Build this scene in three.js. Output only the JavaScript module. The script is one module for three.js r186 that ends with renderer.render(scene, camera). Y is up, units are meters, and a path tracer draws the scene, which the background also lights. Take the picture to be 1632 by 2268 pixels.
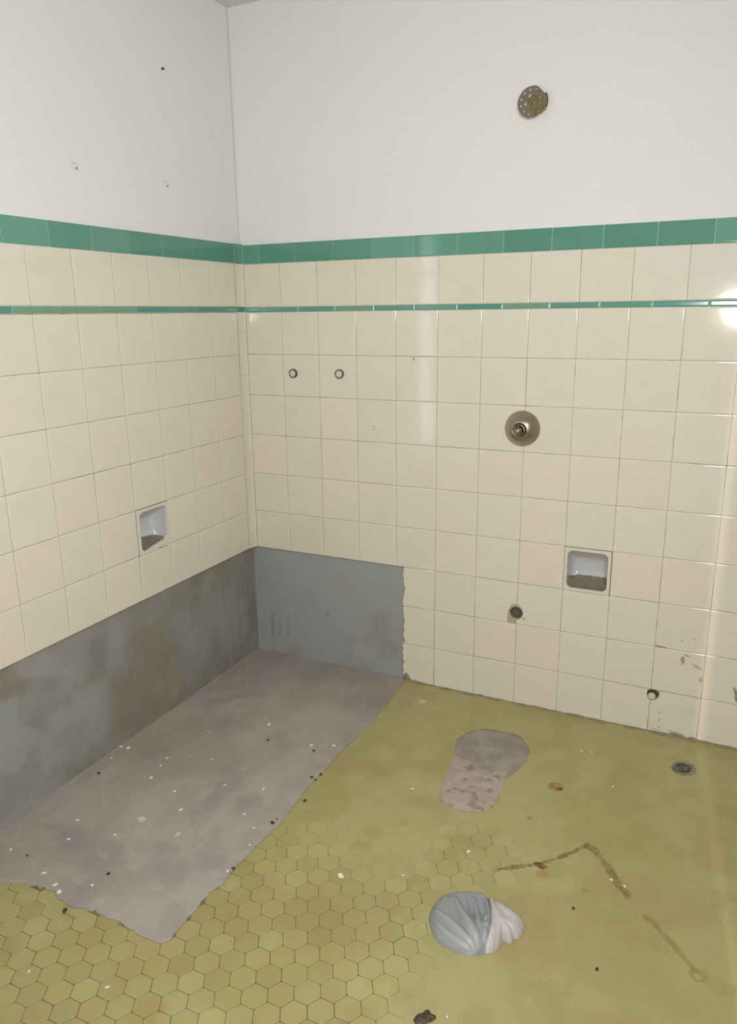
import * as THREE from 'three';
import { mergeGeometries } from 'three/addons/utils/BufferGeometryUtils.js';
import { RoundedBoxGeometry } from 'three/addons/geometries/RoundedBoxGeometry.js';
import { RectAreaLightUniformsLib } from 'three/addons/lights/RectAreaLightUniformsLib.js';

// ---------------------------------------------------------------- camera, light, exposure
const scene = new THREE.Scene();
const renderer = new THREE.WebGLRenderer({ antialias: true });
renderer.toneMapping = THREE.LinearToneMapping;
renderer.toneMappingExposure = 1.78;
renderer.shadowMap.enabled = true;
RectAreaLightUniformsLib.init();
const camera = new THREE.PerspectiveCamera(68.0825, 1632 / 2268, 0.01, 60);
camera.position.set(1.6973, 1.3755, 2.463);
camera.rotation.set(-0.2571, 0.4477, -0.0118, 'YXZ');
camera.updateMatrixWorld(true);
scene.background = new THREE.Color().setRGB(0.86, 0.93, 1.0);   // overcast daylight outside the window and the door gap
scene.backgroundIntensity = 2.6;

const H = 2.395, XR = 2.3, ZR = 3.0;                             // room height, width, depth
// fluorescent tube on the right wall, outside the frame
const tubeLight = new THREE.RectAreaLight(new THREE.Color().setRGB(0.94, 1.0, 1.18), 55, 1.2, 0.1);
tubeLight.position.set(XR - 0.09, 2.18, 2.15); tubeLight.lookAt(0, 1.25, 1.0); scene.add(tubeLight);
// flash of the phone that takes the picture
const flash = new THREE.SpotLight(new THREE.Color().setRGB(1.0, 0.97, 0.93), 4.0, 12, 1.05, 0.9, 2);
flash.position.copy(new THREE.Vector3(-0.026, 0.004, 0.0).applyMatrix4(camera.matrixWorld));
flash.target.position.copy(new THREE.Vector3(-0.026, 0.004, -2).applyMatrix4(camera.matrixWorld));
flash.castShadow = true; flash.shadow.radius = 0.4; flash.shadow.mapSize.set(2048, 2048);
scene.add(flash, flash.target);
// bulb in the hall: its light falls through the gap of the door behind the viewer as a thin upright sheet
const hallBulb = new THREE.Vector3(2.267, 2.2, 4.5), hallLight = new THREE.PointLight(new THREE.Color().setRGB(1, 0.96, 0.92), 7, 12, 2);
hallLight.position.copy(hallBulb); hallLight.castShadow = true; hallLight.shadow.radius = 0.25; scene.add(hallLight);

// ---------------------------------------------------------------- helpers
let seed = 7;
const rnd = () => { seed = (seed * 1664525 + 1013904223) >>> 0; return seed / 4294967296; };
const rr = (a, b) => a + (b - a) * rnd();
const hash = (x, y, s = 0) => { let h = (x | 0) * 374761393 + (y | 0) * 668265263 + s * 1442695041; h = Math.imul(h ^ (h >>> 13), 1274126177); return ((h ^ (h >>> 16)) >>> 0) / 4294967296; };
function noise(x, y, s = 0) {
  const i = Math.floor(x), j = Math.floor(y), f = x - i, g = y - j, u = f * f * (3 - 2 * f), v = g * g * (3 - 2 * g);
  return (hash(i, j, s) * (1 - u) + hash(i + 1, j, s) * u) * (1 - v) + (hash(i, j + 1, s) * (1 - u) + hash(i + 1, j + 1, s) * u) * v;
}
const fbm = (x, y, s = 0, n = 4) => { let a = 0, w = 0.5, t = 0; for (let k = 0; k < n; k++) { a += w * noise(x, y, s + k); t += w; x *= 2.03; y *= 2.03; w *= 0.5; } return a / t; };
const clamp = (v, a = 0, b = 1) => Math.min(b, Math.max(a, v));
const ss = (a, b, v) => { const t = clamp((v - a) / (b - a)); return t * t * (3 - 2 * t); };
const mix = (a, b, t) => a + (b - a) * t;
const mix3 = (a, b, t) => [mix(a[0], b[0], t), mix(a[1], b[1], t), mix(a[2], b[2], t)];
function tex(w, h, fn, srgb = true) {                              // fn(u, v) gives 0..255 colours; v runs upwards
  const d = new Uint8Array(w * h * 4);
  for (let y = 0; y < h; y++) for (let x = 0; x < w; x++) {
    const c = fn((x + 0.5) / w, (y + 0.5) / h), k = (y * w + x) * 4;
    d[k] = clamp(c[0], 0, 255); d[k + 1] = clamp(c[1], 0, 255); d[k + 2] = clamp(c[2], 0, 255); d[k + 3] = 255;
  }
  const t = new THREE.DataTexture(d, w, h); t.magFilter = THREE.LinearFilter; t.minFilter = THREE.LinearFilter;
  t.wrapS = t.wrapT = THREE.RepeatWrapping; if (srgb) t.colorSpace = THREE.SRGBColorSpace; t.needsUpdate = true; return t;
}
const reps = (t, x, y) => { const c = t.clone(); c.repeat.set(x, y); c.needsUpdate = true; return c; };
const std = (o) => new THREE.MeshStandardMaterial(o);
const rgb = (r, g, b) => new THREE.Color().setRGB(r / 255, g / 255, b / 255, THREE.SRGBColorSpace);
const taken = {};
const numbered = (n) => { const k = (taken[n] = (taken[n] ?? -1) + 1); return k ? n + '_' + String(k).padStart(3, '0') : n; };
function mesh(name, g, m, parent) { const o = new THREE.Mesh(g, m); o.name = name; o.castShadow = o.receiveShadow = true; parent.add(o); return o; }
function group(name, label, category, extra = {}) {
  const o = new THREE.Group(); o.name = numbered(name); o.userData = { label, category, ...extra }; scene.add(o); return o;
}
function solo(name, g, m, label, category, extra = {}) {
  const o = mesh(numbered(name), g, m, scene); o.userData = { label, category, ...extra }; return o;
}
const box = (x0, x1, y0, y1, z0, z1) => new THREE.BoxGeometry(x1 - x0, y1 - y0, z1 - z0).translate((x0 + x1) / 2, (y0 + y1) / 2, (z0 + z1) / 2);
function shapeOf(pts, holes = []) {
  const s = new THREE.Shape(pts.map((p) => new THREE.Vector2(p[0], p[1])));
  for (const h of holes) s.holes.push(new THREE.Path(h.map((p) => new THREE.Vector2(p[0], p[1]))));
  return s;
}
const extrude = (pts, holes, depth, o = {}) => new THREE.ExtrudeGeometry(shapeOf(pts, holes), { depth, bevelEnabled: false, ...o });
// a slab with eased edges: outline runs counter-clockwise, face at z = 0, back at z = -t
function slab(outline, t, bev, uv = (x, y) => [x, y], color, pillow = 0) {
  const n = outline.length, N = [], P = [], Q = [], U = [], I = [];
  for (let i = 0; i < n; i++) {
    const a = outline[(i + n - 1) % n], b = outline[i], c = outline[(i + 1) % n];
    let n1 = [b[1] - a[1], a[0] - b[0]], n2 = [c[1] - b[1], b[0] - c[0]];
    const l1 = Math.hypot(...n1) || 1, l2 = Math.hypot(...n2) || 1; n1 = [n1[0] / l1, n1[1] / l1]; n2 = [n2[0] / l2, n2[1] / l2];
    let m = [n1[0] + n2[0], n1[1] + n2[1]]; const l = Math.hypot(...m) || 1; m = [m[0] / l, m[1] / l];
    N.push([m[0], m[1], Math.min(1.6, 1 / Math.max(0.4, m[0] * n1[0] + m[1] * n1[1]))]);
  }
  const rings = pillow ? [[-t, 0, 0.2], [-pillow, 0, 0.899], [-0.26 * pillow, 0.45 * bev, 0.974], [0, bev, 1]] : [[-t, 0, 0], [-bev, 0, 0], [-0.3 * bev, 0.3 * bev, 0.7071], [0, bev, 1]];
  const xs = outline.map((p) => p[0]), yy = outline.map((p) => p[1]), B = [Math.min(...xs), Math.max(...xs), Math.min(...yy), Math.max(...yy)];
  if (pillow) [[0, -1], [0, -1], [1, 0], [1, 0], [0, 1], [0, 1], [-1, 0], [-1, 0]].forEach((v, i) => { N[i] = [...v, 1]; });   // rectangles only
  for (const [z, off, nz] of rings) for (let i = 0; i < n; i++) {
    let x = outline[i][0] - N[i][0] * off * N[i][2], y = outline[i][1] - N[i][1] * off * N[i][2]; const k = Math.sqrt(1 - nz * nz);
    if (pillow) [x, y] = rect(B[0] + off, B[1] - off, B[2] + off, B[3] - off, 0.0012 - 0.0008 * off / bev)[i];
    P.push(x, y, z); Q.push(N[i][0] * k, N[i][1] * k, nz); U.push(...uv(x, y));
  }
  for (let r = 0; r < 3; r++) for (let i = 0; i < n; i++) { const j = (i + 1) % n, a = r * n + i, b = r * n + j; I.push(a, b, b + n, a, b + n, a + n); }
  const inner = []; for (let i = 0; i < n; i++) inner.push(new THREE.Vector2(P[(3 * n + i) * 3], P[(3 * n + i) * 3 + 1]));
  for (const f of THREE.ShapeUtils.triangulateShape(inner, [])) I.push(3 * n + f[0], 3 * n + f[1], 3 * n + f[2]);
  const g = new THREE.BufferGeometry();
  g.setAttribute('position', new THREE.Float32BufferAttribute(P, 3)); g.setAttribute('normal', new THREE.Float32BufferAttribute(Q, 3)); g.setAttribute('uv', new THREE.Float32BufferAttribute(U, 2));
  if (color) { const c = []; for (let i = 0; i < P.length / 3; i++) c.push(...color); g.setAttribute('color', new THREE.Float32BufferAttribute(c, 3)); }
  g.setIndex(I); return g;
}
const rect = (x0, x1, y0, y1, c = 0.0012) => [[x0 + c, y0], [x1 - c, y0], [x1, y0 + c], [x1, y1 - c], [x1 - c, y1], [x0 + c, y1], [x0, y1 - c], [x0, y0 + c]];
// a sheet of polar rings over an outline: height(f, a, x, y), f = 0 in the middle, 1 at the rim
function domed(outline, rings, height, cx, cy) {
  const n = outline.length, P = [], U = [], I = [];
  P.push(cx, cy, height(0, 0, cx, cy)); U.push(cx, cy);
  for (let r = 1; r <= rings; r++) for (let i = 0; i < n; i++) {
    const f = r / rings, x = mix(cx, outline[i][0], f), y = mix(cy, outline[i][1], f);
    P.push(x, y, height(f, i / n * Math.PI * 2, x, y)); U.push(x, y);
  }
  for (let i = 0; i < n; i++) { const j = (i + 1) % n; I.push(0, 1 + i, 1 + j); for (let r = 0; r < rings - 1; r++) { const a = 1 + r * n + i, b = 1 + r * n + j; I.push(a, a + n, b + n, a, b + n, b); } }
  const g = new THREE.BufferGeometry();
  g.setAttribute('position', new THREE.Float32BufferAttribute(P, 3)); g.setAttribute('uv', new THREE.Float32BufferAttribute(U, 2)); g.setIndex(I); g.computeVertexNormals(); return g;
}
const dense = (pts, n, wob = 0, s = 1) => {                        // closed spline through points, n samples, edge wobble in metres
  const c = new THREE.CatmullRomCurve3(pts.map((p) => new THREE.Vector3(p[0], p[1], 0)), true, 'catmullrom', 0.5), out = [];
  for (let i = 0; i < n; i++) { const p = c.getPointAt(i / n); out.push([p.x + wob * (hash(i, 1, s) - 0.5), p.y + wob * (hash(i, 2, s) - 0.5)]); }
  return out;
};
const onFloor = (g) => g.rotateX(-Math.PI / 2);                    // shape (x, -z), face up
const fz = (pts) => pts.map(([x, z]) => [x, -z]);

// ---------------------------------------------------------------- materials
const waveT = tex(256, 256, (u, v) => { const n = 255 * fbm(u * 4, v * 4, 3, 2); return [n, n, n]; }, false);
const grainT = tex(512, 512, (u, v) => { const n = 255 * (0.6 * fbm(u * 40, v * 40, 5, 4) + 0.4 * hash(u * 512, v * 512, 9)); return [n, n, n]; }, false);
const glazeT = tex(256, 256, (u, v) => { const n = 250 + 5 * fbm(u * 5, v * 5, 21, 4); return [n, n, n - 2]; });
const creamTones = [[219, 212, 195], [218, 211, 193], [220, 212, 196], [217, 211, 194], [219, 211, 193]];
const cream = creamTones.map((c) => std({ color: rgb(...c), map: glazeT, roughness: 0.07, bumpMap: waveT, bumpScale: 0.0001 }));
const greens = [[94, 148, 129], [89, 143, 125], [99, 152, 133], [87, 141, 121]].map((c) => std({ color: rgb(...c), map: glazeT, roughness: 0.08, bumpMap: waveT, bumpScale: 0.0001 }));
const paleGreens = [[98, 148, 132], [86, 143, 130], [116, 152, 130], [82, 138, 122]].map((c) => std({ color: rgb(...c), map: glazeT, roughness: 0.15 }));
const groutM = std({ color: 0xffffff, roughness: 0.9, map: reps(tex(1024, 1024, (u, v) => {
  const n = fbm(u * 22, v * 22, 31, 4), d = ss(0.55, 0.72, fbm(u * 46, v * 46, 41, 3));
  return mix3([190, 180, 156], [118, 108, 88], clamp(0.55 * n + 0.6 * d));
}), 0.4, 0.4) });
const plasterM = std({ roughness: 0.75, map: reps(tex(512, 512, (u, v) => { const n = 0.5 * fbm(u * 6, v * 6, 51, 4) + 0.5 * hash(u * 512, v * 512, 2); return mix3([221, 219, 213], [226, 224, 219], n); }), 0.8, 0.8), bumpMap: reps(grainT, 1.5, 1.5), bumpScale: 0.0006 });
const creamPanel = std({ color: rgb(216, 208, 186), roughness: 0.2 });
const whiteGlaze = std({ color: rgb(210, 203, 190), roughness: 0.16 }), bowlGlaze = std({ color: rgb(190, 190, 190), roughness: 0.14 });
const dirtM = std({ roughness: 1, map: reps(tex(256, 256, (u, v) => mix3([116, 106, 88], [142, 131, 112], fbm(u * 14, v * 14, 61, 4))), 6, 6), bumpMap: reps(grainT, 10, 10), bumpScale: 0.001 });
const mortarM = std({ roughness: 1, map: reps(tex(256, 256, (u, v) => mix3([120, 110, 92], [176, 165, 142], fbm(u * 12, v * 12, 71, 4))), 5, 5), bumpMap: reps(grainT, 8, 8), bumpScale: 0.0012 });
const darkHoleM = std({ roughness: 1, map: reps(tex(128, 128, (u, v) => mix3([82, 72, 58], [112, 102, 86], fbm(u * 9, v * 9, 73, 3))), 10, 10) });
const chromeM = std({ color: rgb(176, 166, 148), metalness: 1, roughness: 0.24, bumpMap: reps(grainT, 3, 3), bumpScale: 0.0002 });
const chromeDarkM = std({ color: rgb(120, 112, 95), metalness: 1, roughness: 0.4 });
const pipeM = std({ color: rgb(104, 101, 84), metalness: 0.6, roughness: 0.45 });
const steelM = std({ color: rgb(122, 112, 96), metalness: 0.55, roughness: 0.55, bumpMap: reps(grainT, 4, 4), bumpScale: 0.0006 });
const scaleM = std({ roughness: 1, map: reps(tex(256, 256, (u, v) => mix3(mix3([116, 100, 66], [152, 136, 98], fbm(u * 14, v * 14, 81, 4)), [184, 170, 136], 0.8 * ss(0.58, 0.78, fbm(u * 22, v * 22, 91, 3)))), 12, 12), bumpMap: reps(grainT, 12, 12), bumpScale: 0.002 });

// cement: trowelled grey render, blue-grey and brown-grey clouds
function cementColor(x, y, s) {
  const a = fbm(x * 5, y * 5, s, 4), b = fbm(x * 13, y * 13, s + 7, 4), g = hash(x * 900, y * 900, s);
  let c = mix3([129, 123, 111], [138, 138, 131], ss(0.3, 0.7, a));
  c = mix3(c, [150, 144, 136], 0.55 * ss(0.5, 0.8, b));
  c = mix3(c, [108, 105, 96], 0.4 * ss(0.55, 0.85, fbm(x * 8, y * 8, s + 13, 3)));
  return c.map((v) => v + 5 * (g - 0.5));
}
const SB = 0.7, SL = 1.6, SF = 1.6;
const cementBackM = std({ roughness: 0.62, bumpMap: reps(grainT, 2.2, 2.2), bumpScale: 0.0012, map: reps(tex(1024, 1024, (u, v) => {
  const x = u * SB, y = v * SB; let c = cementColor(x, y, 101).map((q) => q * 1.07);
  c = mix3(c, [152, 155, 153], 0.85 * ss(0.15, 0.55, fbm(x * 6, y * 6, 131, 4)));
  const wob = 0.012 * (fbm(y * 16, 3, 5, 3) - 0.5);
  for (const [sx, y0, y1, w] of [[0.06, 0.05, 0.2, 0.012], [0.095, 0.06, 0.17, 0.007], [0.135, 0.07, 0.19, 0.006]])
    c = mix3(c, [112, 112, 105], 0.4 * ss(w, w * 0.4, Math.abs(x + wob - sx)) * ss(y0, y0 + 0.03, y) * ss(y1, y1 - 0.05, y));
  for (const [sx, y0, y1] of [[0.075, 0.03, 0.18], [0.115, 0.05, 0.24]]) c = mix3(c, [152, 153, 150], 0.5 * ss(0.006, 0.002, Math.abs(x + wob - sx)) * ss(y0, y0 + 0.03, y) * ss(y1, y1 - 0.05, y));
  return c;
}), 1 / SB, 1 / SB) });
const cementLeftM = std({ roughness: 0.62, bumpMap: reps(grainT, 2.2, 2.2), bumpScale: 0.0012, map: reps(tex(1536, 512, (u, v) => {
  const z = (1 - u) * SL, y = v * SL / 3; let c = cementColor(z, y, 201);                // u runs towards the corner
  c = mix3(c, [150, 152, 146], 0.7 * ss(0.4, 0.62, fbm(z * 9, y * 9, 77, 4)) * ss(0.8, 1.0, z + 0.3 * (fbm(z * 7, y * 7, 88, 3) - 0.5)));
  for (const [sz, y0, y1, w, k] of [[0.1, 0.05, 0.44, 0.006, 0.45], [0.135, 0.02, 0.44, 0.004, 0.6], [0.155, 0.06, 0.43, 0.009, 0.4], [0.19, 0.0, 0.3, 0.003, 0.6], [0.235, 0.06, 0.43, 0.004, 0.5], [0.075, 0.1, 0.4, 0.005, 0.35]])
    c = mix3(c, [160, 155, 144], k * ss(w, w * 0.3, Math.abs(z + 0.008 * (fbm(y * 14, sz * 50, 4, 2) - 0.5) - sz)) * ss(y0, y0 + 0.03, y) * ss(y1, y1 - 0.04, y));
  return c;
}), 1 / SL, 3 / SL) });
const cementFloorM = std({ roughness: 0.55, bumpMap: reps(grainT, 2, 2), bumpScale: 0.0012, map: reps(tex(1024, 1024, (u, v) => {
  const x = u * SF, z = v * SF, n = fbm(x * 4, z * 4, 301, 4), g = hash(u * 1024, v * 1024, 7);
  let c = mix3([156, 147, 133], [166, 158, 146], ss(0.3, 0.7, n));
  c = mix3(c, [138, 134, 129], 0.6 * ss(0.5, 0.8, fbm(x * 9, z * 9, 311, 4)));
  c = mix3(c, [132, 129, 126], 0.2 * ss(0.45, 0.65, fbm(x * 11, z * 7, 321, 4)));
  c = mix3(c, [178, 169, 158], 0.3 * ss(0.66, 0.74, fbm(x * 30, z * 30, 331, 3)));
  return c.map((k) => k + 6 * (g - 0.5));
}), 1 / SF, 1 / SF) });
const patchDarkM = std({ roughness: 0.8, bumpMap: reps(grainT, 3, 3), bumpScale: 0.002, map: reps(tex(512, 512, (u, v) => mix3([142, 132, 120], [160, 150, 138], ss(0.3, 0.7, fbm(u * 8, v * 8, 341, 4)))), 3, 3) });
const patchPaleM = std({ roughness: 0.95, bumpMap: reps(grainT, 5, 5), bumpScale: 0.004, map: reps(tex(512, 512, (u, v) => mix3(mix3([176, 162, 144], [200, 187, 170], fbm(u * 16, v * 16, 351, 4)), [138, 126, 112], 0.6 * ss(0.62, 0.75, fbm(u * 12, v * 12, 361, 3)))), 3, 3) });

// ---------------------------------------------------------------- room shell
const structure = (name, label, category) => group(name, label, category, { kind: 'structure' });
const P = 0.1535, PL = 0.1555, X0 = 0.1664, Z0 = 0.194, J = 0.0008;  // tile pitches, first joints, half a joint
const CB = 0.01, CL = 0.012;                                           // how far the bare cement lies behind the tile faces
const TOP = 1.621, wallBack = structure('wall_back', 'far wall: white plaster above cream tiles with green bands, bare cement at its left foot', 'wall');
const wallLeft = structure('wall_left', 'left wall: white plaster above cream tiles with green bands, bare cement strip along its foot', 'wall');
const colX = (i) => X0 + i * P, colZ = (i) => Z0 + i * PL;
const ys = [9, 8, 7, 6, 5, 4, 3, 2, 1, 0].map((n) => n * P);         // joint heights, top to bottom
const dishB = [colX(7), colX(8), 3 * P, 4 * P], dishL = [colZ(2), colZ(3), 4 * P, 5 * P];
const circle = (cx, cy, r, n = 16, w = 0, s = 1) => Array.from({ length: n }, (_, i) => { const a = i / n * 2 * Math.PI, q = r * (1 + w * (hash(i, 5, s) - 0.5)); return [cx + q * Math.cos(a), cy + q * Math.sin(a)]; });
const holeA = [1.085, 0.349, 0.0225], holeB = [1.5555, 0.137, 0.0185];
// back wall: solid core, plaster, bedding behind the tiles, cement
mesh('wall_core', box(-0.2, XR + 0.1, -0.1, H + 0.1, -0.2, -0.09), plasterM, wallBack);
mesh('plaster', box(-0.09, XR, TOP - 0.02, H, -0.09, -0.005), plasterM, wallBack);
mesh('grout_bed', extrude([[-0.02, 3 * P + 0.03], [0.31, 3 * P + 0.024], [0.33, 3 * P + 0.045], [0.46, 3 * P + 0.05], [0.6, 3 * P + 0.06], [0.66, 3 * P + 0.02], [0.66, -0.05], [XR, -0.05], [XR, TOP - 0.012], [-0.02, TOP - 0.012]],
  [[[dishB[0], dishB[2]], [dishB[0], dishB[3]], [dishB[1], dishB[3]], [dishB[1], dishB[2]]], circle(...holeA).reverse(), circle(...holeB).reverse()], 0.0885).translate(0, 0, -0.09), groutM, wallBack);
mesh('cement_render', box(-0.09, 0.672, -0.05, 3 * P + 0.08, -0.09, -CB), cementBackM, wallBack).geometry.attributes.uv.array.set(uvXY(wallBack.children.at(-1).geometry, 0, 1));
function uvXY(g, a, b, sx = 1) { const p = g.attributes.position, o = []; for (let i = 0; i < p.count; i++) o.push(sx * p.getComponent(i, a), p.getComponent(i, b)); return o; }
// left wall
const WZ = [1.78, 2.07], WY = [0.52, 1.86], WS = 2.62;                          // narrow window beyond the frame
mesh('wall_core', extrude([[0.1, -0.1], [0.1, H + 0.1], [-ZR - 0.1, H + 0.1], [-ZR - 0.1, -0.1]].reverse(), [[[-WZ[0], WY[0]], [-WZ[0], WY[1]], [-WS, WY[1]], [-WS, WY[0]]]], 0.11).rotateY(Math.PI / 2).translate(-0.2, 0, 0), plasterM, wallLeft);
mesh('plaster', extrude([[-ZR, TOP - 0.02], [0.0, TOP - 0.02], [0.0, H], [-ZR, H]], [[[-WZ[0], TOP], [-WZ[0], WY[1]], [-WS, WY[1]], [-WS, TOP]]], 0.085).rotateY(Math.PI / 2).translate(-0.09, 0, 0), plasterM, wallLeft);
mesh('grout_bed', extrude([[-ZR, -0.05], [-1.47, -0.05], [-1.47, 3 * P + 0.02], [-1.1, 3 * P + 0.06], [-0.96, 3 * P + 0.045], [-0.8, 3 * P + 0.06], [-0.66, 3 * P + 0.035], [-0.5, 3 * P + 0.03], [-0.33, 3 * P + 0.02], [0.0, 3 * P + 0.015], [0.0, TOP - 0.012], [-ZR, TOP - 0.012]],
  [[[-dishL[0], dishL[2]], [-dishL[0], dishL[3]], [-dishL[1], dishL[3]], [-dishL[1], dishL[2]]], [[-WZ[0], WY[0]], [-WZ[0], TOP - 0.025], [-WS, TOP - 0.025], [-WS, WY[0]]]], 0.0885).rotateY(Math.PI / 2).translate(-0.09, 0, 0), groutM, wallLeft);
{ const g = box(-0.09, -CL, -0.05, 3 * P + 0.08, -0.09, 1.5); g.attributes.uv.array.set(uvXY(g, 2, 1, -1)); mesh('cement_render', g, cementLeftM, wallLeft); }

// tiles on the back wall
const tileGeo = slab(rect(-P / 2 + J, P / 2 - J, -P / 2 + J, P / 2 - J), 0.006, 0.0042, (x, y) => [x / P + 0.5, y / P + 0.5], null, 0.001);
const tileGeoL = slab(rect(-PL / 2 + J, PL / 2 - J, -P / 2 + J, P / 2 - J), 0.006, 0.0042, (x, y) => [x / PL + 0.5, y / P + 0.5], null, 0.001);
function wallTile(parent, left, a0, a1, y0, y1, m, name, geo, tilt = 0.0035) {
  const ca = (a0 + a1) / 2, cy = (y0 + y1) / 2, w = a1 - a0;
  const g = geo ?? slab(rect(-w / 2 + J, w / 2 - J, -(y1 - y0) / 2 + J, (y1 - y0) / 2 - J), 0.006, 0.0042, (x, y) => [x / P + 0.5, y / P + 0.5], null, 0.001);
  const o = mesh(name, g, m, parent), j = [rr(-tilt, tilt) * 0.6, rr(-tilt, tilt)];
  if (left) { o.position.set(rr(-0.0002, 0.0003), cy, ca); o.rotation.set(j[0], Math.PI / 2 + j[1], 0, 'YXZ'); } else { o.position.set(ca, cy, rr(-0.0002, 0.0003)); o.rotation.set(j[0], j[1], 0); }
  return o;
}
const pick = (a) => a[Math.floor(rnd() * a.length)];
// scuffs and stains on single tiles; strokes in metres from the tile's lower left corner: [x, y, rx, ry, turn, colour, strength]
function markedCream(strokes) {
  const t = tex(256, 256, (u, v) => {
    let c = [250, 250, 248]; const x = u * P, y = v * P, wob = 0.006 * (fbm(x * 130, y * 130, 11, 3) - 0.5), wob2 = 0.006 * (fbm(x * 130, y * 130, 15, 3) - 0.5);
    for (const [sx, sy, rx, ry, a, col, k] of strokes) { const dx = x - sx + wob, dy = y - sy + wob2, p = (dx * Math.cos(a) + dy * Math.sin(a)) / rx, q = (dy * Math.cos(a) - dx * Math.sin(a)) / ry, r = Math.hypot(p, q); c = mix3(c, col, k * ss(1.1, 0.6, r) * (0.55 + 0.45 * fbm(x * 300, y * 300, 19, 2))); }
    return c;
  });
  const m = cream[1].clone(); m.map = t; return m;
}
const BR = [150, 138, 108], GR = [120, 116, 108];
const marks = {
  '9,7': [[0.088, 0.122, 0.007, 0.016, 0.1, BR, 0.8], [0.1, 0.141, 0.013, 0.0035, -0.2, BR, 0.7], [0.132, 0.108, 0.022, 0.005, -0.5, BR, 0.55], [0.146, 0.065, 0.006, 0.011, 0, BR, 0.55]],
  '9,6': [[0.08, 0.036, 0.0035, 0.0035, 0, GR, 0.6], [0.118, 0.046, 0.012, 0.002, -0.8, GR, 0.5], [0.02, 0.003, 0.024, 0.0035, -0.1, BR, 0.8]],
  '9,8': [[0.033, 0.073, 0.004, 0.005, 0, GR, 0.45], [0.034, 0.048, 0.004, 0.005, 0, GR, 0.4], [0.036, 0.022, 0.005, 0.005, 0, GR, 0.45], [0.024, 0.012, 0.02, 0.0025, -0.1, GR, 0.45], [0.09, 0.012, 0.03, 0.006, -0.15, GR, 0.4]],
  '2,2': [[0.068, 0.056, 0.002, 0.007, 0.2, GR, 0.6], [0.0665, 0.047, 0.004, 0.0018, 0.5, GR, 0.5]],
  '3,1': [[0.066, 0.146, 0.0016, 0.008, 0, GR, 0.9]],
  '0,5': [[0.116, 0.096, 0.0018, 0.002, 0, GR, 0.9]],
};
const yTop = [1.4, 1.5535];
for (let c = -1; c < 14; c++) {
  const x0 = c < 0 ? 0.0115 : colX(c), x1 = Math.min(colX(c + 1), XR); if (x1 - x0 < 0.03) continue;
  const full = c >= 0 && x1 - x0 > P - 1e-6;
  for (let r = 0; r < 9; r++) {
    const y1 = ys[r], y0 = ys[r + 1];
    if (r >= 6 && c < 3) continue;                                  // bare cement where the bath stood
    if (c === 7 && r === 5) continue;                               // soap dish
    const k = c + ',' + r, m = marks[k] ? markedCream(marks[k]) : pick(cream);
    if (c === 3 && r >= 6) {                                        // tiles broken off along the bath's end
      const L = [], n = 14; for (let i = 0; i <= n; i++) L.push([0.6555 + 0.013 * (fbm(i * 0.55, r * 3, 17, 3) - 0.5) + 0.006 * (hash(i, r, 4) - 0.5), mix(y1 - J, y0 + J + (r === 8 ? 0.006 : 0), i / n)]);
      if (r === 8) L[n] = [0.672, 0.012];
      const cx = 0.72, cy = (y0 + y1) / 2, o = [...L, [x1 - J, y0 + J], [x1 - J, y1 - J]].map(([x, y]) => [x - cx, y - cy]);
      const t = mesh('tile', slab(o, 0.006, 0.001, (x, y) => [x / P + 0.5, y / P + 0.5]), m, wallBack); t.position.set(cx, cy, 0); continue;
    }
    const cut = { '5,6': [[colX(5) + J, y0 + J], [1.056, y0 + J], [1.0545, 0.33], [1.0565, 0.352], [1.062, 0.368], [1.072, 0.379], [x1 - J, 0.382], [x1 - J, y1 - J], [x0 + J, y1 - J]],
      '6,6': [[x0 + J, y0 + J], [x1 - J, y0 + J], [x1 - J, y1 - J], [x0 + J, y1 - J], [x0 + J, 0.3815], [1.098, 0.376], [1.108, 0.362], [1.111, 0.346], [1.106, 0.333], [1.096, 0.326], [x0 + J, 0.323]],
      '8,8': [[x0 + J, y0 + J], [x1 - J, y0 + J], [x1 - J, 0.117], [1.541, 0.12], [1.537, 0.13], [1.537, 0.144], [1.54, y1 - J], [x0 + J, y1 - J]],
      '9,8': [[x0 + J, y0 + J], [x1 - J, y0 + J], [x1 - J, y1 - J], [1.576, y1 - J], [1.576, 0.138], [1.571, 0.124], [1.562, 0.117], [x0 + J, 0.116]] }[k];
    if (cut) { const cx = (x0 + x1) / 2, cy = (y0 + y1) / 2, t = mesh('tile', slab(cut.map(([x, y]) => [x - cx, y - cy]), 0.006, 0.001, (x, y) => [x / P + 0.5, y / P + 0.5]), m, wallBack); t.position.set(cx, cy, 0); continue; }
    wallTile(wallBack, false, x0, x1, y0, y1, m, 'tile', full ? tileGeo : null);
  }
  wallTile(wallBack, false, x0, x1, yTop[0], yTop[1], pick(cream), 'tile', full ? tileGeo : null);
}
for (let i = -1; i < 15; i++) {                                      // green cap tiles and the thin green liner, joints half a tile off
  const x0 = i < 0 ? 0.0115 : 0.0835 + i * 0.1523, x1 = Math.min(0.0835 + (i + 1) * 0.1523, XR); if (x1 - x0 < 0.02) continue;
  wallTile(wallBack, false, x0, x1, yTop[1], TOP, pick(greens), 'green_border_tile', null, 0.003).position.z += 0.0015;
  const s0 = i < 0 ? 0.0115 : 0.087 + i * 0.1523, s1 = Math.min(0.087 + (i + 1) * 0.1523, XR);
  wallTile(wallBack, false, s0, s1, ys[0], yTop[0], pick(paleGreens), 'green_liner_tile', null, 0.003).position.z += 0.001;
}
const paleGrout = std({ roughness: 0.8, map: reps(tex(256, 256, (u, v) => mix3([168, 186, 166], [198, 208, 188], fbm(u * 16, v * 16, 33, 3))), 2, 2) });
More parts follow.
